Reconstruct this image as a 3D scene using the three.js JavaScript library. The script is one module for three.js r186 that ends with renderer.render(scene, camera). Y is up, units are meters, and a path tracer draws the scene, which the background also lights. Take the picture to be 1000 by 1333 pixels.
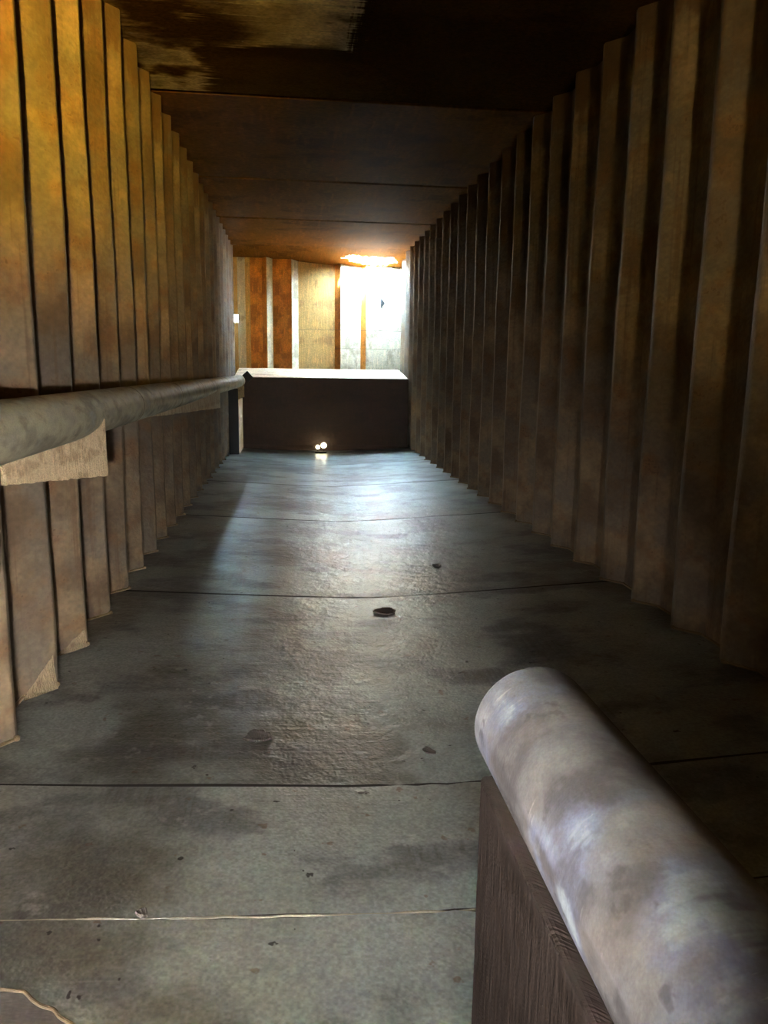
import * as THREE from 'three';
import { mergeGeometries, mergeVertices, toCreasedNormals } from 'three/addons/utils/BufferGeometryUtils.js';
import { RoundedBoxGeometry } from 'three/addons/geometries/RoundedBoxGeometry.js';

// ---------------------------------------------------------------- camera, sky, sun, exposure
const scene = new THREE.Scene();
const camera = new THREE.PerspectiveCamera(67.06, 1000 / 1333, 0.02, 200);
camera.position.set(0, 1.5, 0);
camera.rotation.set(-0.18074, -0.11838, 0.01355, 'YXZ');

const renderer = new THREE.WebGLRenderer({ antialias: true });
renderer.toneMapping = THREE.LinearToneMapping;
renderer.toneMappingExposure = 1.0;
renderer.shadowMap.enabled = true;

scene.background = new THREE.Color(0.5, 0.76, 1.0);          // bright thin overcast outside
scene.backgroundIntensity = 560;

const sun = new THREE.DirectionalLight(0xcde0ff, 3500);          // sun through thin cloud, high, falling towards the end wall
sun.position.set(1.5 + 0.25, 3.7 + 6, -16.45 + 4.2);
sun.target.position.set(1.5, 3.7, -16.45);
sun.shadow.radius = 16;
sun.castShadow = true;
Object.assign(sun.shadow.camera, { left: -4, right: 4, top: 4, bottom: -4, near: 0.5, far: 30 });
scene.add(sun, sun.target);

// near lamps behind the viewer: two warm ones high up, one white one low down
const WARM = { at: [-0.12, 2.85, 0.4], to: [-1.13, 3.3, -2.1], color: 0xffd258, power: 370, angle: 0.47, blend: 1, size: 0.16 };
const WARM2 = { at: [1.0, 2.35, 1.4], to: [3.1, 2.7, -2.9], color: 0xffdf9a, power: 105, angle: 0.40, blend: 1, size: 0.45 };
const COOL = { at: [-0.1, 1.28, 0.16], to: [-0.4, 0.1, -3.2], color: 0xfff7f0, power: 104, angle: 0.66, blend: 1, size: 0.12 };

// ---------------------------------------------------------------- numbers of the place
const XL = -1.1345, XR = 2.2645, OUT = 0.115, H = 3.86, VX = 0.53, VD = 0.09;
const PITCH = 0.5565, Z0 = 1.9, ZEND = 16.8;                   // depth is counted away from the camera; three.js z is minus depth
const floorY = (x) => { const u = Math.min(1, Math.abs(x - VX) / (x < VX ? VX - XL : XR - VX)); return -VD * 1.12 * (1 - Math.sqrt(u * u * 0.98 + 0.02)); };

// ---------------------------------------------------------------- helpers
function rng(seed) { let s = seed >>> 0; return () => { s = (s + 0x6d2b79f5) | 0; let t = Math.imul(s ^ (s >>> 15), 1 | s); t = (t + Math.imul(t ^ (t >>> 7), 61 | t)) ^ t; return ((t ^ (t >>> 14)) >>> 0) / 4294967296; }; }
const clamp = (x, a = 0, b = 1) => Math.min(b, Math.max(a, x));
const sstep = (a, b, x) => { const t = clamp((x - a) / (b - a)); return t * t * (3 - 2 * t); };
const used = {};
function numbered(n) { const k = used[n] = (used[n] ?? -1) + 1; return k ? `${n}_${String(k).padStart(3, '0')}` : n; }
function part(name, geometry, material, parent, label) {
  const m = new THREE.Mesh(geometry, material);
  m.name = numbered(name); m.castShadow = m.receiveShadow = true;
  if (label) m.userData.label = label;
  parent.add(m);
  return m;
}
function thing(name, label, category, [x, y, z] = [0, 0, 0], group) {
  const o = new THREE.Group(); o.name = numbered(name); o.position.set(x, y, z);
  o.userData = { label, category }; if (group) o.userData.group = group;
  scene.add(o); return o;
}
function structure(name, label, category) {
  const o = new THREE.Group(); o.name = name; o.userData = { kind: 'structure', label, category };
  scene.add(o); return o;
}

// tileable fractal noise, W x H values in 0..1
function fbm(W, Hh, px, py, octaves, seed, gain = 0.55) {
  const out = new Float32Array(W * Hh); let amp = 1, total = 0;
  for (let o = 0; o < octaves; o++) {
    const nx = Math.min(W, px << o), ny = Math.min(Hh, py << o), r = rng(seed * 977 + o * 131 + 7), lat = new Float32Array(nx * ny);
    for (let i = 0; i < lat.length; i++) lat[i] = r();
    const xi = new Int32Array(W), xf = new Float32Array(W), xn = new Int32Array(W);
    for (let x = 0; x < W; x++) { const u = x / W * nx, i = Math.floor(u), f = u - i; xi[x] = i % nx; xn[x] = (i + 1) % nx; xf[x] = f * f * (3 - 2 * f); }
    for (let y = 0; y < Hh; y++) {
      const v = y / Hh * ny, j = Math.floor(v), f = v - j, fy = f * f * (3 - 2 * f), a = (j % ny) * nx, b = ((j + 1) % ny) * nx;
      for (let x = 0, k = y * W; x < W; x++, k++) {
        const p = lat[a + xi[x]], q = lat[a + xn[x]], s = lat[b + xi[x]], t = lat[b + xn[x]], e = p + (q - p) * xf[x], g = s + (t - s) * xf[x];
        out[k] += amp * (e + (g - e) * fy);
      }
    }
    total += amp; amp *= gain;
  }
  let lo = 1e9, hi = -1e9;
  for (let i = 0; i < out.length; i++) { out[i] /= total; if (out[i] < lo) lo = out[i]; if (out[i] > hi) hi = out[i]; }
  for (let i = 0; i < out.length; i++) out[i] = (out[i] - lo) / (hi - lo);
  return out;
}
// textures: paint(i, x, y, c) fills c = [r, g, b] in sRGB 0..255; the returned pair is colour and a grey map from grey(i, x, y)
function colourMap(W, Hh, paint) {
  const d = new Uint8Array(W * Hh * 4), c = [0, 0, 0];
  for (let y = 0, i = 0; y < Hh; y++) for (let x = 0; x < W; x++, i++) { paint(i, x, y, c); d[4 * i] = clamp(c[0], 0, 255); d[4 * i + 1] = clamp(c[1], 0, 255); d[4 * i + 2] = clamp(c[2], 0, 255); d[4 * i + 3] = 255; }
  const t = new THREE.DataTexture(d, W, Hh); t.colorSpace = THREE.SRGBColorSpace; return finish(t);
}
function greyMap(W, Hh, grey) {
  const d = new Uint8Array(W * Hh * 4);
  for (let y = 0, i = 0; y < Hh; y++) for (let x = 0; x < W; x++, i++) { const g = clamp(grey(i, x, y)) * 255; d[4 * i] = d[4 * i + 1] = d[4 * i + 2] = g; d[4 * i + 3] = 255; }
  return finish(new THREE.DataTexture(d, W, Hh));
}
function finish(t) { t.wrapS = t.wrapT = THREE.RepeatWrapping; t.magFilter = t.minFilter = THREE.LinearFilter; t.needsUpdate = true; return t; }
const mixc = (c, r, g, b, k) => { c[0] += (r - c[0]) * k; c[1] += (g - c[1]) * k; c[2] += (b - c[2]) * k; };

// ---------------------------------------------------------------- materials
const wallNoise = { W: 1024, T: 2048 };
{ const { W, T } = wallNoise; Object.assign(wallNoise, { a: fbm(W, T, 3, 10, 6, 11), b: fbm(W, T, 9, 30, 5, 12), s: fbm(W, T, 40, 5, 4, 13), g: fbm(W, T, 64, 220, 3, 14), e: fbm(W, T, 14, 8, 5, 15), q: fbm(W, T, 5, 18, 5, 16) }); wallNoise.bump = greyMap(W, T, (i) => 0.5 * wallNoise.b[i] + 0.3 * wallNoise.g[i] + 0.2 * wallNoise.a[i]); }
function wallMaterial() {                                       // rust brown steel with ochre dust, soot left at the top edge, scabs at the foot
  const { W, T, a, b, s, g, e, q, bump } = wallNoise;
  const map = colourMap(W, T, (i, x, y, c) => {
    const v = y / T * H;
    c[0] = 112; c[1] = 97; c[2] = 76;
    mixc(c, 142, 122, 95, sstep(0.4, 0.85, a[i]) * 0.7);
    mixc(c, 76, 62, 46, sstep(0.55, 0.2, a[i]) * 0.85);
    mixc(c, 108, 78, 48, sstep(0.48, 0.8, b[i]) * 0.6);
    mixc(c, 92, 88, 82, sstep(0.42, 0.72, q[i]) * 0.55);
    mixc(c, 84, 64, 44, sstep(0.5, 0.9, s[i]) * 0.55);
    mixc(c, 60, 44, 30, sstep(0.68, 0.80, g[i] * 0.5 + b[i] * 0.5) * 0.5);
    const k = 0.88 + 0.24 * g[i]; c[0] *= k; c[1] *= k; c[2] *= k;
    mixc(c, 84, 60, 36, sstep(3.56, 3.68, v + (e[i] - 0.5) * 0.5 + (s[i] - .5) * .1) * 0.6);
    mixc(c, 66, 60, 56, sstep(0.34, 0.16, v + (e[i] - 0.15) * 0.9) * 0.6);
  });
  return new THREE.MeshStandardMaterial({ name: 'rusted corrugated steel', map, bumpMap: bump, bumpScale: 0.006, roughness: 0.6, metalness: 0.0 });
}
function floorMaterials() {                                     // grey worn steel plate with brown film, black pits and cross scratches
  const W = 2048, a = fbm(W, W, 5, 5, 7, 21), b = fbm(W, W, 10, 16, 6, 22), s = fbm(W, W, 10, 300, 3, 23), l = fbm(W, W, 280, 14, 3, 24), g = fbm(W, W, 420, 420, 2, 25), p = fbm(W, W, 70, 70, 4, 26), q = fbm(W, W, 3, 4, 5, 27);
  const map = colourMap(W, W, (i, x, y, c) => {
    c[0] = 143; c[1] = 152; c[2] = 149;
    mixc(c, 172, 181, 178, sstep(0.45, 0.85, a[i]) * 0.65);
    mixc(c, 84, 80, 72, sstep(0.55, 0.2, a[i]) * 0.8);
    mixc(c, 112, 100, 82, sstep(0.45, 0.8, q[i]) * 0.25);
    mixc(c, 84, 84, 86, sstep(0.48, 0.75, b[i]) * 0.55);
    mixc(c, 176, 178, 172, sstep(0.62, 0.8, p[(i + 1500003) % (W * W)]) * sstep(0.4, 0.7, b[(i + 500003) % (W * W)]) * 0.4);
    mixc(c, 170, 168, 158, sstep(0.7, 0.95, s[i] * 0.45 + b[(i + 900011) % (W * W)] * 0.55) * 0.35);
    mixc(c, 76, 68, 58, sstep(0.62, 0.85, l[i] * 0.35 + b[i] * 0.65) * 0.4);
    const k = 0.86 + 0.28 * g[i]; c[0] *= k; c[1] *= k; c[2] *= k;
    mixc(c, 34, 31, 30, sstep(0.85, 0.88, p[i]) * 0.75);
    mixc(c, 96, 66, 46, sstep(0.80, 0.87, p[(i + 700001) % (W * W)]) * 0.4);
  });
  const bump = greyMap(W, W, (i) => 0.1 * s[i] + 0.3 * b[i] + 0.15 * g[i] + 0.45 * p[i]);
  const rough = greyMap(W, W, (i) => 0.285 + 0.1 * b[i] + 0.05 * a[i]);
  return new THREE.MeshStandardMaterial({ name: 'worn floor steel', map, bumpMap: bump, bumpScale: 0.009, roughnessMap: rough, roughness: 1, metalness: 0.78 });
}
function ceilingMaterial() {                               // black soot; on the near plate it is wiped off in one brushed, ragged patch
  const W = 1024, a = fbm(W, W, 4, 4, 6, 31), s = fbm(W, W, 4, 160, 4, 32), l = fbm(W, W, 160, 6, 4, 33), g = fbm(W, W, 200, 200, 2, 34), b = fbm(W, W, 8, 10, 5, 35);
  const map = colourMap(W, W, (i, x, y, c) => {
    c[0] = 50; c[1] = 32; c[2] = 13;
    mixc(c, 68, 45, 19, sstep(0.5, 0.8, a[i]) * 0.7);
    const u = x / W * 3.75 - 1.37, z = 4.72 + (1 - y / W) * 2.7;      // metres
    const edge = (s[i] - 0.5) * 0.35, ex = (l[i] - 0.5) * 0.16;
    let k = sstep(6.36, 6.30, z + (s[i] - 0.5) * 0.2 + (b[i] - .5) * .1) * sstep(0.50, 0.42, u + edge * 0.35 + ex) * sstep(-0.8, -0.3, u + (a[i] - 0.5) * 0.8);
    k = Math.max(k, sstep(-0.62, -0.72, u + edge) * sstep(0.3, 0.6, b[i]) * 0.55);
    mixc(c, 224, 208, 176, k * (0.55 + 0.55 * sstep(0.25, 0.6, a[i])));
    mixc(c, 176, 168, 144, k * sstep(0.62, 0.8, s[i]) * 0.7);
    mixc(c, 60, 50, 36, k * sstep(0.6, 0.8, b[i]) * 0.8);
    const n = 0.8 + 0.4 * g[i]; c[0] *= n; c[1] *= n; c[2] *= n;
  });
  const bump = greyMap(W, W, (i) => 0.5 * b[i] + 0.3 * s[i] + 0.2 * g[i]);
  return new THREE.MeshPhysicalMaterial({ name: 'sooted ceiling steel', map, bumpMap: bump, bumpScale: 0.006, roughness: 1, specularIntensity: 0.05, ior: 1.02 });
}
function pipeMaterial(light) {                                  // pipe steel: grey with lilac and buff bloom, pale scratches
  const W = 1024, a = fbm(W, W, 8, 8, 6, 41 + light), b = fbm(W, W, 16, 14, 5, 42 + light), s = fbm(W, W, 9, 120, 4, 43 + light), g = fbm(W, W, 220, 220, 2, 44), q = fbm(W, W, 4, 6, 5, 45 + light);
  const map = colourMap(W, W, (i, x, y, c) => {
    if (light) { c[0] = 84; c[1] = 83; c[2] = 84; } else { c[0] = 152; c[1] = 147; c[2] = 122; }
    if (light) mixc(c, 88, 95, 120, sstep(0.45, 0.75, q[i]) * 0.75);
    mixc(c, 116, 113, 110, sstep(0.5, 0.85, a[i]) * (light ? 0.6 : 0.4));
    mixc(c, 50, 47, 48, sstep(0.5, 0.2, a[i]) * (light ? 0.75 : 0.3));
    mixc(c, 88, 78, 70, sstep(0.5, 0.85, b[i]) * 0.35);
    mixc(c, 138, 148, 146, sstep(0.62, 0.8, s[i] * 0.1 + b[(i + 410009) % (W * W)] * 0.3 + q[i] * 0.6) * 0.6);
    mixc(c, 166, 164, 154, sstep(0.74, 0.86, s[i] * 0.5 + b[(i + 300007) % (W * W)] * 0.5) * 0.5);
    if (light) mixc(c, 40, 36, 36, sstep(0.72, 0.85, b[(i + 700001) % (W * W)]) * 0.5);
    const k = 0.92 + 0.16 * g[i]; c[0] *= k; c[1] *= k; c[2] *= k;
  });
  const bump = greyMap(W, W, (i) => 0.15 * s[i] + 0.55 * b[i] + 0.06 * g[i] + 0.24 * a[i]);
  const rough = greyMap(W, W, (i) => 0.42 + 0.28 * b[i]);
  return new THREE.MeshStandardMaterial({ name: 'worn pipe steel', map, bumpMap: bump, bumpScale: 0.003, roughnessMap: rough, roughness: 1, metalness: 0.15 });
}
function plateMaterial(r, gr, bl, seed, bumpScale = 0.006, cells = 10, ior = 1.5) {
  const W = 512, a = fbm(W, W, cells, cells, 6, seed), s = fbm(W, W, cells * 8, cells, 4, seed + 1), g = fbm(W, W, 128, 128, 2, seed + 2);
  const map = colourMap(W, W, (i, x, y, c) => {
    c[0] = r; c[1] = gr; c[2] = bl;
    mixc(c, r * 0.7, gr * 0.64, bl * 0.58, sstep(0.55, 0.2, a[i]) * 0.6);
    mixc(c, r * 1.25, gr * 1.2, bl * 1.15, sstep(0.55, 0.9, s[i]) * 0.5);
    const k = 0.84 + 0.32 * g[i]; c[0] *= k; c[1] *= k; c[2] *= k;
  });
  const bump = greyMap(W, W, (i) => 0.5 * s[i] + 0.3 * a[i] + 0.2 * g[i]);
  return new THREE.MeshPhysicalMaterial({ name: 'rough steel plate', map, bumpMap: bump, bumpScale, roughness: 0.7, ior });
}
const mWall = wallMaterial(),  mFloor = floorMaterials(), mCeilPatch = ceilingMaterial();
const mPipeR = pipeMaterial(1), mPipeL = pipeMaterial(0);
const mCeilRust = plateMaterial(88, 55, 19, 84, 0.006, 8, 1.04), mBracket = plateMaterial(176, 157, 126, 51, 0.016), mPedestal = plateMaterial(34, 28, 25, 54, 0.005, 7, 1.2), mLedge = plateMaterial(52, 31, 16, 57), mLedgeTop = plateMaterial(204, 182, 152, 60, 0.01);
const mOrange = plateMaterial(226, 144, 52, 63, 0.012, 6), mGrey = plateMaterial(208, 196, 168, 81, 0.006, 6), mPale = plateMaterial(208, 164, 96, 66, 0.006, 6), mWeld = plateMaterial(112, 96, 68, 69, 0.004), mDust = plateMaterial(116, 102, 76, 72, 0.006);
const mBlack = new THREE.MeshStandardMaterial({ name: 'black iron', color: 0x15110e, roughness: 0.7 });
const mSoot = new THREE.MeshStandardMaterial({ name: 'packed black dirt', color: 0x1b1815, roughness: 0.95 });
const mFlake = plateMaterial(60, 55, 51, 75, 0.004), mBack = new THREE.MeshStandardMaterial({ name: 'outer steel', color: 0x4a3d2e, roughness: 0.9 });

// ---------------------------------------------------------------- corrugated walls
// one pitch of the sheet as (run, out): run grows towards the camera from the crest that the camera sees, out is the depth of the trough
const PROFILE = (() => {
  const k = [[-0.165, 1], [-0.15, 1], [-0.138, 0.95], [-0.072, 0.12], [-0.046, 0.035], [-0.016, 0.0], [-0.004, 0.0], [0.006, 0.04], [0.132, 0.95], [0.15, 1], [0.22, 1], [0.3915, 1]];
  return k.map(([r, o]) => [r, o * OUT]);
})();
function ribGeometry(side, y0, y1, shift, wobbleSeed) {
  const r = rng(wobbleSeed), rows = 14, pos = [], uv = [], idx = [], n = PROFILE.length, ph = r() * 6, ph2 = r() * 6;
  let run = [0]; for (let i = 1; i < n; i++) run[i] = run[i - 1] + Math.hypot(PROFILE[i][0] - PROFILE[i - 1][0], PROFILE[i][1] - PROFILE[i - 1][1]);
  for (let j = 0; j <= rows; j++) {
    const y = y0 + (y1 - y0) * j / rows;
    for (let i = 0; i < n; i++) {
      const inner = 1 - PROFILE[i][1] / OUT, w = inner * (0.006 * Math.sin(y * 2.1 + ph) + 0.003 * Math.sin(y * 5.3 + ph2)) * (j && j < rows ? 1 : 0.3);
      pos.push(side * (PROFILE[i][1] + w * 0.5), y, PROFILE[i][0] + w);
      uv.push(shift + run[i] / 1.3, y / H);
    }
  }
  for (let j = 0; j < rows; j++) for (let i = 0; i < n - 1; i++) {
    const a = j * n + i, b = a + 1, c = a + n, d = c + 1;
    if (side > 0) idx.push(a, c, b, b, c, d); else idx.push(a, b, c, b, d, c);
  }
  let g = new THREE.BufferGeometry();
  g.setAttribute('position', new THREE.Float32BufferAttribute(pos, 3)); g.setAttribute('uv', new THREE.Float32BufferAttribute(uv, 2)); g.setIndex(idx);
  return toCreasedNormals(g, 0.5);
}
function weldGeometry(side, seed) {                             // dirt and weld bead along the foot of one pitch
  const r = rng(seed), pts = PROFILE.filter((_, i) => i > 4).map(([z, o]) => new THREE.Vector3(side * (o - 0.004 - r() * 0.006), 0.004 + r() * 0.004, z + r() * 0.006));
  return new THREE.TubeGeometry(new THREE.CatmullRomCurve3(pts, false, 'catmullrom', 0.1), 22, 0.0085, 5);
}
function buildWall(name, side, X, z0, kFrom, kTo, label) {
  const wall = structure(name, label, 'wall');
  const geos = [0, 1, 2, 3, 4].map((k) => ribGeometry(side, 0, H, k * 0.23 + (side > 0 ? 0.1 : 0), 100 + k + (side > 0 ? 50 : 0)));
  const welds = [0, 1, 2].map((k) => weldGeometry(side, 200 + k)), tack = new THREE.IcosahedronGeometry(0.014, 1);
  for (let k = kFrom; k <= kTo; k++) {
    const z = z0 + k * PITCH, m = part('wall_rib', geos[(k + 50) * 7 % 5], mWall, wall);
    m.position.set(X, 0, -z);
    if (z > 1 && z < 13.8) {
      part('weld_bead', welds[(k + 50) % 3], mWeld, m);
      part('weld_tack', tack, mWeld, m).position.set(side * -0.006, 0.006, 0.004);
    }
  }
  return wall;
}
const wallLeft = buildWall('wall_left', -1, XL, 3.086, -9, 23, 'long corrugated rust brown steel wall at the left behind the pipe');
const wallRight = buildWall('wall_right', 1, XR, 3.6535, -10, 23, 'long corrugated rust brown steel wall at the right');
{
  const b1 = new THREE.BoxGeometry(0.06, H + 0.4, 19.4); 
  part('outer_sheet', b1, mBack, wallLeft).position.set(XL - OUT - 0.035, H / 2, -7.6);
  part('outer_sheet', b1, mBack, wallRight).position.set(XR + OUT + 0.035, H / 2, -7.6);
  const e = new THREE.BoxGeometry(0.02, H, 0.75);               // flat end strip of the left wall beyond the last crest
  part('flat_strip', e, mGrey, wallLeft).position.set(XL - OUT + 0.004, H / 2, -16.42);
}

// ---------------------------------------------------------------- floor: bent plates, a shallow V
const floor = structure('floor', 'grey worn steel plate floor dipping to a crease along the middle', 'floor');
{
  const seams = [-2.2, 0.4, 2.02, 2.74, 5.27, 8.1, 10.62, 13.08, 15.6];
  const r = rng(5), xs = [-1.36, XL, -0.7, -0.3, 0, 0.2, 0.32, 0.4, 0.47, VX, 0.59, 0.66, 0.74, 0.86, 1.1, 1.4, 1.8, XR, 2.5];
  for (let s = 0; s + 1 < seams.length; s++) {
    const za = seams[s], zb = seams[s + 1], pos = [], uv = [], idx = [], rows = 6, n = xs.length, off = r(), lift = (r() - 0.5) * 0.003;
    const wob = xs.map(() => (r() - 0.5) * 0.014), wob2 = xs.map(() => (r() - 0.5) * 0.014);
    const prof = [0, 0.25, 0.5, 0.75, 1];
    for (let j = 0; j < prof.length; j++) for (let i = 0; i < n; i++) {
      const t = prof[j], za2 = za + (s > 3 ? 0.015 : 0.006) + wob[i], zb2 = zb - (s > 2 ? 0.015 : 0.006) + wob2[i], z = za2 + (zb2 - za2) * t;
      pos.push(xs[i], floorY(xs[i]) + lift, -z);
      uv.push((xs[i] + 1.4) / 3.9, z / 3.9 + off);
    }
    for (let j = 0; j + 1 < prof.length; j++) for (let i = 0; i + 1 < n; i++) { const a = j * n + i, b = a + 1, c = a + n, d = c + 1; idx.push(a, b, c, b, d, c); }
    const g = new THREE.BufferGeometry();
    g.setAttribute('position', new THREE.Float32BufferAttribute(pos, 3)); g.setAttribute('uv', new THREE.Float32BufferAttribute(uv, 2)); g.setIndex(idx);
    part('steel_plate', toCreasedNormals(g, 0.5), mFloor, floor);
    if (s) {                                                       // packed black dirt fills the joint and follows the bend
      const jp = [], ji = []; xs.forEach((x, i) => { for (const d of [-0.03, 0.03]) jp.push(x, floorY(x) - 0.004, -za + d); if (i) { const k = 2 * i; ji.push(k - 2, k - 1, k, k - 1, k + 1, k); } });
      const d = new THREE.BufferGeometry(); d.setAttribute('position', new THREE.Float32BufferAttribute(jp, 3)); d.setIndex(ji); d.computeVertexNormals();
      part('joint_dirt', d, mSoot, floor);
    }
  }
  part('underlay', new THREE.BoxGeometry(3.9, 0.05, 19.6), mBack, floor).position.set(0.57, -VD - 0.05, -7.6);
  // raised weld along the nearest seam
  const pts = []; for (let i = 0; i <= 40; i++) { const x = -1.1 + 2.4 * i / 40; pts.push(new THREE.Vector3(x, floorY(x) - 0.0035 + (r() - 0.5) * 0.005, -2.02 + (r() - 0.5) * 0.006)); }
  part('weld_seam', new THREE.TubeGeometry(new THREE.CatmullRomCurve3(pts), 120, 0.0045, 5), mPipeL, floor, 'pale weld line across the near floor');
}

// ---------------------------------------------------------------- ceiling
const ceiling = structure('ceiling', 'dark sooted steel plate ceiling with a wiped pale patch nearest the viewer', 'ceiling');
{
  const seams = [-2.2, 2.0, 4.72, 7.42, 10.48, 13.1, 15.8], r = rng(9);
  for (let s = 0; s + 1 < seams.length; s++) {
    const za = seams[s], zb = seams[s + 1], g = new RoundedBoxGeometry(3.75, 0.05, zb - za - 0.07, 2, 0.015), m = part('ceiling_plate', g, za === 4.72 ? mCeilPatch : mCeilRust, ceiling);
    const p = g.attributes.position, u = g.attributes.uv;
    for (let i = 0; i < p.count; i++) u.setXY(i, (p.getX(i) + 1.875) / 3.75, (p.getZ(i) + (zb - za) / 2) / 2.7 + (za === 4.72 ? 0 : s * 0.37));
    m.position.set(0.505, H + 0.025 + (r() - 0.5) * 0.008, -(za + zb) / 2); m.rotation.z = -0.002;
  }
  part('roof_sheet', new THREE.BoxGeometry(3.9, 0.04, 18.2), mBack, ceiling).position.set(0.57, H + 0.1, -6.75);
  // the last strip sags and is rusted through: cells inside a ragged outline are missing
  const NX = 125, NZ = 44, xa = -1.37, xb = 2.42, za = 15.72, zb = 16.95, nz = fbm(128, 128, 14, 14, 4, 77);
  const Y = (x, z) => { const t = clamp((z - za) / (16.8 - za), 0, 1.1), ed = sstep(-1.2, -0.7, x) * sstep(2.4, 1.9, x); return H - 0.003 - t * t * (0.10 + 0.13 * sstep(-0.8, 1.4, x)) - 0.02 * ed * Math.sin(t * 3) ; };
  const gone = (i, j) => {
    const x = xa + (xb - xa) * (i + 0.5) / NX, z = za + (zb - za) * (j + 0.5) / NZ, w = nz[(j * 2 % 128) * 128 + i] - 0.5;
    const big = Math.pow(Math.abs((x - 1.6) / 0.5), 2.5) + Math.pow(Math.abs((z - 16.46) / 0.2), 2) + (w + 0.5 * (nz[(j * 5 % 128) * 128 + (i * 3 + 40) % 128] - 0.5)) * 2.4 < 0.85;
    return big;
  };
  const pos = [], uv = [], idx = [], at = (i, j, up) => (up * (NZ + 1) + j) * (NX + 1) + i;
  for (let up = 0; up < 2; up++) for (let j = 0; j <= NZ; j++) for (let i = 0; i <= NX; i++) {
    const x = xa + (xb - xa) * i / NX + (nz[(j * 3 % 128) * 128 + i] - 0.5) * 0.02, z = za + (zb - za) * j / NZ + (nz[(j * 2 % 128) * 128 + (i * 5 % 128)] - 0.5) * 0.02 * (j > 0 && j < NZ);
    pos.push(x, Y(x, z) + up * 0.012, -z); uv.push(x / 2, z / 2);
  }
  for (let j = 0; j < NZ; j++) for (let i = 0; i < NX; i++) {
    if (gone(i, j)) continue;
    const a = at(i, j, 0), b = at(i + 1, j, 0), c = at(i, j + 1, 0), d = at(i + 1, j + 1, 0), o = (NX + 1) * (NZ + 1);
    idx.push(a, c, b, b, c, d, a + o, b + o, c + o, b + o, d + o, c + o);
    for (const [di, dj, p, q] of [[-1, 0, a, c], [1, 0, d, b], [0, -1, b, a], [0, 1, c, d]]) if (i + di >= 0 && i + di < NX && j + dj >= 0 && j + dj < NZ && gone(i + di, j + dj)) idx.push(p, q, p + o, q, q + o, p + o);
  }
  part('edge_angle', new THREE.BoxGeometry(3.9, 0.14, 0.03), mBack, ceiling).position.set(0.57, H + 0.065, -15.825);
  const g = new THREE.BufferGeometry();
  g.setAttribute('position', new THREE.Float32BufferAttribute(pos, 3)); g.setAttribute('uv', new THREE.Float32BufferAttribute(uv, 2)); g.setIndex(idx);
  part('sagging_plate', toCreasedNormals(g, 0.6), mCeilRust, ceiling, 'sagging rusted end strip of ceiling with a ragged hole letting daylight in');
}

// ---------------------------------------------------------------- end wall: creased sheet, near side of each crease in its own facet
const wallBack = structure('wall_back', 'orange rusted sheet wall at the far end lit by daylight from a torn hole above it', 'wall');
{
  const P = [[-1.12, 0], [-0.96, 0], [-0.86, 0.005], [-0.61, 0.02], [-0.52, 0.1], [-0.40, 0.0], [-0.01, 0.1], [0.13, 0.0], [0.9, 0.0], [1.01, 0.1], [1.45, 0.0], [1.55, 0.08], [2.42, 0.0]];
  const rows = [[0, 1.95], [1.955, 2.33], [2.337, 3.9]];
  for (let i = 0; i + 1 < P.length; i++) for (const [y0, y1] of (i > 7 ? rows : i === 7 ? [[0, 2.33], [2.337, 3.9]] : [[0, 3.9]])) {
    const [xa, da] = P[i], [xb, db] = P[i + 1], L = Math.hypot(xb - xa, db - da), g = new THREE.BoxGeometry(L, y1 - y0, 0.02), u = g.attributes.uv, p = g.attributes.position;
    for (let k = 0; k < p.count; k++) u.setXY(k, (p.getX(k) + i * 0.83) / 1.2, (p.getY(k) + i * 0.41) / 1.2);
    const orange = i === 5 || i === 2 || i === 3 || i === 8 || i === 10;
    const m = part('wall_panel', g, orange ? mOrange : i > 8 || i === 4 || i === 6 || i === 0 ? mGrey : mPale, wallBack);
    m.position.set((xa + xb) / 2, (y0 + y1) / 2, -ZEND + (da + db) / 2); m.rotation.y = -Math.atan2(db - da, xb - xa);
  }
  { const f = new THREE.Shape([[0, 0.11], [0.07, 0.03], [0.09, -0.01], [0.03, -0.06], [0, -0.13]].map(([x, y]) => new THREE.Vector2(x, y)));
    part('torn_flap', new THREE.ExtrudeGeometry(f, { depth: 0.008, bevelEnabled: false }), mBlack, wallBack, 'small dark torn flap').position.set(1.86, 2.9, -ZEND + 0.075); }
  // corner sheet at the left with a small hole through it
  for (const [xa, xb, ya, yb] of [[-1.32, -1.12, 0, 2.46], [-1.32, -1.12, 2.6, 3.9], [-1.32, -1.235, 2.46, 2.6]]) part('corner_sheet', new THREE.BoxGeometry(xb - xa, yb - ya, 0.02), mPale, wallBack).position.set((xa + xb) / 2, (ya + yb) / 2, -ZEND);
  // outer cladding ties the sheets together, leaving the small hole free
  for (const [xa, xb, ya, yb] of [[-1.36, 2.5, -0.1, 2.4], [-1.36, 2.5, 2.66, 3.95], [-1.05, 2.5, 2.4, 2.66]]) part('outer_sheet', new THREE.BoxGeometry(xb - xa, yb - ya, 0.03), mBack, wallBack).position.set((xa + xb) / 2, (ya + yb) / 2, -ZEND - 0.04);
}
const wallFront = structure('wall_front', 'steel end wall behind the viewer', 'wall');
part('outer_sheet', new THREE.BoxGeometry(3.9, 4.1, 0.06), mWall, wallFront).position.set(0.57, H / 2, 2.05);

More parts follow.
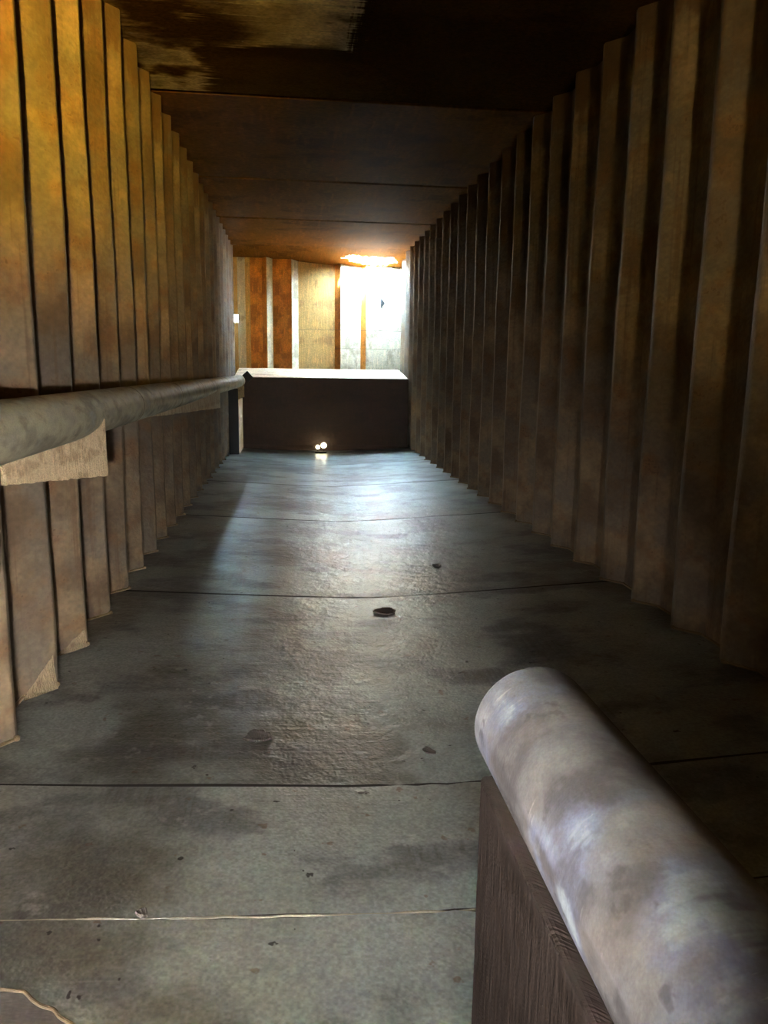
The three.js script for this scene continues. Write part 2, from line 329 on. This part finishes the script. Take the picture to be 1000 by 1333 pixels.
// ---------------------------------------------------------------- ledge across the end
const ledge = thing('ledge', 'dark brown steel sill box across the far end below the daylit wall', 'ledge', [0, 0, -15.2]);
{
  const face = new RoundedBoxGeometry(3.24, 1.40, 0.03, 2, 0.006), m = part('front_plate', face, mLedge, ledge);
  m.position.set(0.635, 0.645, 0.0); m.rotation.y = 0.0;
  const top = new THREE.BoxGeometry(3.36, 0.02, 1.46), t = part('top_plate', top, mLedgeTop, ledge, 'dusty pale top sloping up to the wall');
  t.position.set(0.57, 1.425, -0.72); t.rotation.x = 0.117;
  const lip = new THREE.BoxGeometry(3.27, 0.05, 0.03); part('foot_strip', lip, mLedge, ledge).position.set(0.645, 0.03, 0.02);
}
// torn strip at the left end of the ledge and the box beside it
const post = thing('support_post', 'black upright steel post under the pipe at the far end of the left wall', 'post', [-1.05, 0, -13.95]);
part('shaft', new RoundedBoxGeometry(0.17, 1.16, 0.05, 2, 0.006), mBlack, post).position.set(0.01, 0.58, 0);
part('side_plate', new RoundedBoxGeometry(0.03, 0.96, 1.15, 2, 0.005), mLedgeTop, post, 'pale plate running back from the post').position.set(0.08, 0.48, -0.63);

// ---------------------------------------------------------------- left pipe and its brackets
const PL = { x: -1.01, y: 1.274, r: 0.11 };
let steelPipe;
{
  const t = steelPipe = thing('steel_pipe', 'long grey green steel pipe running along the left corrugated wall', 'pipe', [PL.x, PL.y, 0]);
  const za = 0.6, zb = 15.05, g = new THREE.CylinderGeometry(PL.r, PL.r, zb - za, 48, 30), p = g.attributes.uv;
  for (let i = 0; i < p.count; i++) p.setXY(i, p.getX(i) * 1.0, p.getY(i) * (zb - za) / 1.4);
  const m = part('pipe_body', g, mPipeL, t); m.rotation.x = Math.PI / 2; m.position.z = -(za + zb) / 2;
  for (const z of [4.9, 6.6, 8.2, 9.6, 11.4]) { const w = part('weld_ring', new THREE.TorusGeometry(PL.r - 0.001, 0.003, 6, 48), mWall, t); w.position.z = -z; w.rotation.x = 0.05; }
  const e = part('end_plate', new RoundedBoxGeometry(0.17, 0.13, 0.05, 2, 0.005), mBlack, t, 'black square plate tilted on the far pipe end'); e.position.set(0.165, 0.085, -15.1); e.rotation.z = -0.85;
  const ring = part('end_collar', new THREE.TorusGeometry(PL.r - 0.006, 0.014, 8, 40), mLedgeTop, t); ring.position.z = -15.03;
}
function bracket([xa, za, ya], [xb, zb, yb], label) {             // flame-cut gusset from its free edge (a) back to the wall (b), up into the pipe
  const s = new THREE.Shape(), L = Math.hypot(xb - xa, zb - za), r = rng(300 + Math.round(za * 10));
  s.moveTo(0, ya);
  for (let i = 1; i <= 40; i++) s.lineTo(L * i / 40, ya + (yb - ya) * i / 40 + (r() - 0.5) * 0.008);
  s.lineTo(L, Math.max(PL.y - 0.02, yb + 0.02));
  for (let i = 8; i > 0; i--) s.lineTo((r() - 0.5) * 0.003, ya + (PL.y - 0.02 - ya) * i / 8);
  const g = new THREE.ExtrudeGeometry(s, { depth: 0.02, bevelEnabled: true, bevelSize: 0.002, bevelThickness: 0.002, bevelSegments: 1 }), u = g.attributes.uv, p = g.attributes.position;
  for (let i = 0; i < p.count; i++) u.setXY(i, (p.getX(i) + p.getZ(i)) / 0.5, p.getY(i) / 0.5);
  const m = part('bracket_plate', g, mBracket, steelPipe, label); m.position.set(xa - PL.x, -PL.y, -za); m.rotation.y = Math.atan2(zb - za, xb - xa);
}
bracket([-0.9, 3.87, 0.98], [-1.1, 3.1, 1.05], 'rough pale bracket plate under the nearest stretch');
bracket([-0.9, 9.9, 1.02], [-1.0, 5.6, 1.16], 'long low brown bracket plate halfway along');
bracket([-0.9, 14.8, 0.98], [-1.1, 14.78, 0.98], 'bracket plate under the far end');

// ---------------------------------------------------------------- right pipe on its pedestal
{
  const t = thing('cut_pipe', 'thick worn grey pipe with lilac bloom ending at the near right corner', 'pipe', [0.4357, 0.8636, 0]);
  const za = -1.4, zb = 1.29, r = 0.11, lathe = [];
  lathe.push([0.094, -0.12], [0.094, 0], [0.1, 0.004], [r - 0.004, 0.004], [r, 0], [r, -0.02], [r, -(zb - za) / 2], [r, -(zb - za)]);
  const g = new THREE.LatheGeometry(lathe.map(([a, b]) => new THREE.Vector2(a, b)), 72), u = g.attributes.uv, p = g.attributes.position;
  for (let i = 0; i < p.count; i++) u.setXY(i, u.getX(i), p.getY(i) / 0.75);
  const m = part('pipe_body', toCreasedNormals(g, 0.6), mPipeR, t); m.rotation.x = -Math.PI / 2; m.position.z = -zb;
}
{
  const t = thing('pipe_pedestal', 'dark brown rough steel plate standing on edge under the end of the near right pipe', 'bracket', [0.34, 0, -1.285]);
  const s = new THREE.Shape(), r = rng(77); s.moveTo(0, -0.07);
  for (let i = 1; i <= 14; i++) s.lineTo((r() - 0.5) * 0.002, -0.07 + 0.82 * i / 14);
  s.lineTo(1.2, 0.75); s.lineTo(1.2, -0.07);
  const g = new THREE.ExtrudeGeometry(s, { depth: 0.014, bevelEnabled: true, bevelSize: 0.01, bevelThickness: 0.01, bevelSegments: 3 }), u = g.attributes.uv, p = g.attributes.position;
  for (let i = 0; i < p.count; i++) u.setXY(i, (p.getX(i) + p.getZ(i)) / 0.5, p.getY(i) / 0.5);
  g.rotateY(-Math.PI / 2); g.translate(0.024, 0, 0);
  part('pedestal_plate', g, mPedestal, t);
}

// ---------------------------------------------------------------- lamps
function spot(o) {
  const l = new THREE.SpotLight(o.color, o.power, 0, o.angle, o.blend, 2);
  l.castShadow = true; l.shadow.radius = o.size * 25; l.shadow.mapSize.set(1024, 1024);
  return l;
}
function workLamp(o, label) {
  const t = thing('work_lamp', label, 'lamp', [o.at[0], 0, o.at[2] + 0.12]);
  const dir = new THREE.Vector3(...o.to).sub(new THREE.Vector3(...o.at)).normalize();
  const y0 = floorY(o.at[0]);
  part('pole', new THREE.CylinderGeometry(0.014, 0.014, o.at[1] - y0 - 0.3, 12), mBlack, t).position.y = (o.at[1] + y0 + 0.3) / 2 - 0.06;
  for (let k = 0; k < 3; k++) { const a = k * 2.094 + 0.4, g = new THREE.TubeGeometry(new THREE.LineCurve3(new THREE.Vector3(0, y0 + 0.36, 0), new THREE.Vector3(0.28 * Math.cos(a), y0 + 0.01, 0.28 * Math.sin(a))), 1, 0.011, 8); part('leg', g, mBlack, t); }
  const head = part('lamp_head', new RoundedBoxGeometry(o.size + 0.04, o.size, 0.08, 3, 0.015), mBlack, t); head.position.y = o.at[1]; head.quaternion.setFromUnitVectors(new THREE.Vector3(0, 0, 1), dir);
  const lens = part('lamp_lens', new RoundedBoxGeometry(o.size, o.size - 0.03, 0.01, 2, 0.004), new THREE.MeshStandardMaterial({ name: 'lamp glass', color: 0x888888, emissive: o.color, emissiveIntensity: 4 }), head); lens.position.z = 0.042;
  const l = spot(o); l.position.copy(new THREE.Vector3(o.at[0], o.at[1], o.at[2] + 0.12).addScaledVector(dir, 0.07)); l.target.position.set(...o.to);
  scene.add(l, l.target);
}
workLamp(WARM, 'tall warm work lamp on a tripod behind the viewer');
workLamp(WARM2, 'second warm work lamp on a tripod behind the viewer near the left wall');
workLamp(COOL, 'low white work lamp on a tripod behind the viewer');
{
  const t = thing('floor_lamp', 'small twin bright lamp on the floor at the foot of the dark ledge', 'lamp', [0.53, floorY(0.53), -15.0]);
  part('base', new RoundedBoxGeometry(0.22, 0.03, 0.1, 2, 0.008), mBlack, t).position.y = 0.02;
  const mb = new THREE.MeshStandardMaterial({ name: 'lamp glass', color: 0xffffff, emissive: 0xfff2c8, emissiveIntensity: 14 });
  for (const [x, y, r] of [[-0.055, 0.115, 0.04], [0.06, 0.15, 0.052]]) {
    part('stem', new THREE.CylinderGeometry(0.008, 0.008, y - 0.02, 8), mBlack, t).position.set(x, y / 2, -0.02);
    part('lamp_bulb', new THREE.SphereGeometry(r, 20, 14), mb, t).position.set(x, y, 0);
    const l = new THREE.PointLight(0xfff0c4, 0.5, 0, 2); l.position.set(0.53 + x, floorY(0.53) + y, -15.0); l.castShadow = true; scene.add(l);
  }
}

// ---------------------------------------------------------------- loose bits on the floor
function flake(x, z, w, d, seed, turn, label, name = 'rust_flake', mat = mFlake, hgt = 0.012, category = 'flake') {
  const r = rng(seed), s = new THREE.Shape(), n = 18;
  for (let i = 0; i <= n; i++) { const a = i % n / n * Math.PI * 2, k = 0.75 + 0.25 * Math.sin(a * 3 + seed) * 0.5 + (i % n ? r() * 0.28 : 0.1); const px = Math.cos(a) * w / 2 * k, py = Math.sin(a) * d / 2 * k; i ? s.lineTo(px, py) : s.moveTo(px, py); }
  const g = new THREE.ExtrudeGeometry(s, { depth: hgt * 0.5, bevelEnabled: true, bevelSize: 0.003, bevelThickness: hgt * 0.25, bevelSegments: 1 }), u = g.attributes.uv, p = g.attributes.position;
  for (let i = 0; i < p.count; i++) { u.setXY(i, p.getX(i) / 0.4, p.getY(i) / 0.4); p.setZ(i, p.getZ(i) + Math.abs(p.getX(i) / w) * hgt * 1.4 * Math.sin(seed + p.getY(i) / d * 3) ** 2); }
  g.computeVertexNormals(); g.rotateX(-Math.PI / 2);
  const m = new THREE.Mesh(g, mat); m.name = numbered(name); m.userData = { label, category }; m.castShadow = m.receiveShadow = true;
  m.position.set(x, floorY(x) + 0.003, -z); m.rotation.y = turn; scene.add(m); return m;
}
// dust heaped in the troughs of the left wall, against the faces that look at the viewer
function dustPile(k, h, w, label) {
  const z = -(3.086 + k * PITCH), t = thing('dust_pile', label, 'dust pile', [XL, 0, z]), r = rng(500 + k);
  const N = 10, pos = [], uv = [], idx = [];
  for (let j = 0; j <= N; j++) for (let i = 0; i <= N; i++) {     // i runs from crest to trough, j from the sheet outwards
    const a = i / N, b = j / N, rise = h * Math.max(0, 1 - a * 1.05) * (1 - b) ** 1.3, n = (r() - 0.5) * 0.006;
    pos.push(-0.006 - 0.1 * a + b * w * (0.7 - a * 0.3) + n, rise + 0.004, 0.004 + 0.135 * a + b * w + n); uv.push(a * 0.4, b * 0.4);
  }
  for (let j = 0; j < N; j++) for (let i = 0; i < N; i++) { const a = j * (N + 1) + i, b = a + 1, c = a + N + 1, d = c + 1; idx.push(a, b, c, b, d, c); }
  const g = new THREE.BufferGeometry(); g.setAttribute('position', new THREE.Float32BufferAttribute(pos, 3)); g.setAttribute('uv', new THREE.Float32BufferAttribute(uv, 2)); g.setIndex(idx); g.computeVertexNormals();
  part('heap', g, mDust, t);
}
dustPile(1, 0.15, 0.045, 'pale dust heaped at the foot of the second nearest rib of the left wall');
dustPile(2, 0.09, 0.035, 'smaller pale dust heap at the foot of the third nearest rib of the left wall');
flake(-0.16, 3.13, 0.13, 0.11, 3, 0.1, 'dark flat flake of scale in the middle of the near floor');
flake(0.6, 4.92, 0.15, 0.16, 5, 0.3, 'dark curled flake of rust beside the floor seam in the bright sheen');
flake(1.15, 6.0, 0.07, 0.1, 7, 0.2, 'small dark flake right of the bright sheen on the middle floor');
flake(-0.44, 2.03, 0.03, 0.035, 11, 0.5, 'tiny black chip on the pale weld seam of the near floor');
flake(0.56, 2.99, 0.035, 0.07, 13, 0.9, 'small black chip on the floor left of the near right pipe end');
{
  const t = thing('scale_patch', 'dark rounded patch of scale with a pale broken rim at the near left corner', 'scale patch', [-0.74, floorY(-0.74), -1.5]);
  const r = rng(21), n = 44, rim = [], s = new THREE.Shape();
  for (let i = 0; i < n; i++) { const a = i / n * Math.PI * 2, k = 1 + (r() - 0.5) * 0.07 + 0.04 * Math.sin(a * 5), x = Math.cos(a) * 0.25 * k, y = Math.sin(a) * 0.25 * k; i ? s.lineTo(x, y) : s.moveTo(x, y); rim.push(new THREE.Vector3(x, 0.008 + r() * 0.004, -y)); }
  const g = new THREE.ExtrudeGeometry(s, { depth: 0.004, bevelEnabled: true, bevelSize: 0.002, bevelThickness: 0.003, bevelSegments: 1 }); g.rotateX(-Math.PI / 2);
  const u = g.attributes.uv; for (let i = 0; i < u.count; i++) u.setXY(i, u.getX(i) * 0.5, u.getY(i) * 1.6);
  part('patch_body', g, mFlake, t);
  part('broken_rim', new THREE.TubeGeometry(new THREE.CatmullRomCurve3(rim, true, 'catmullrom', 0.2), 160, 0.005, 5), mWeld, t, 'pale broken rim');
}


renderer.render(scene, camera);
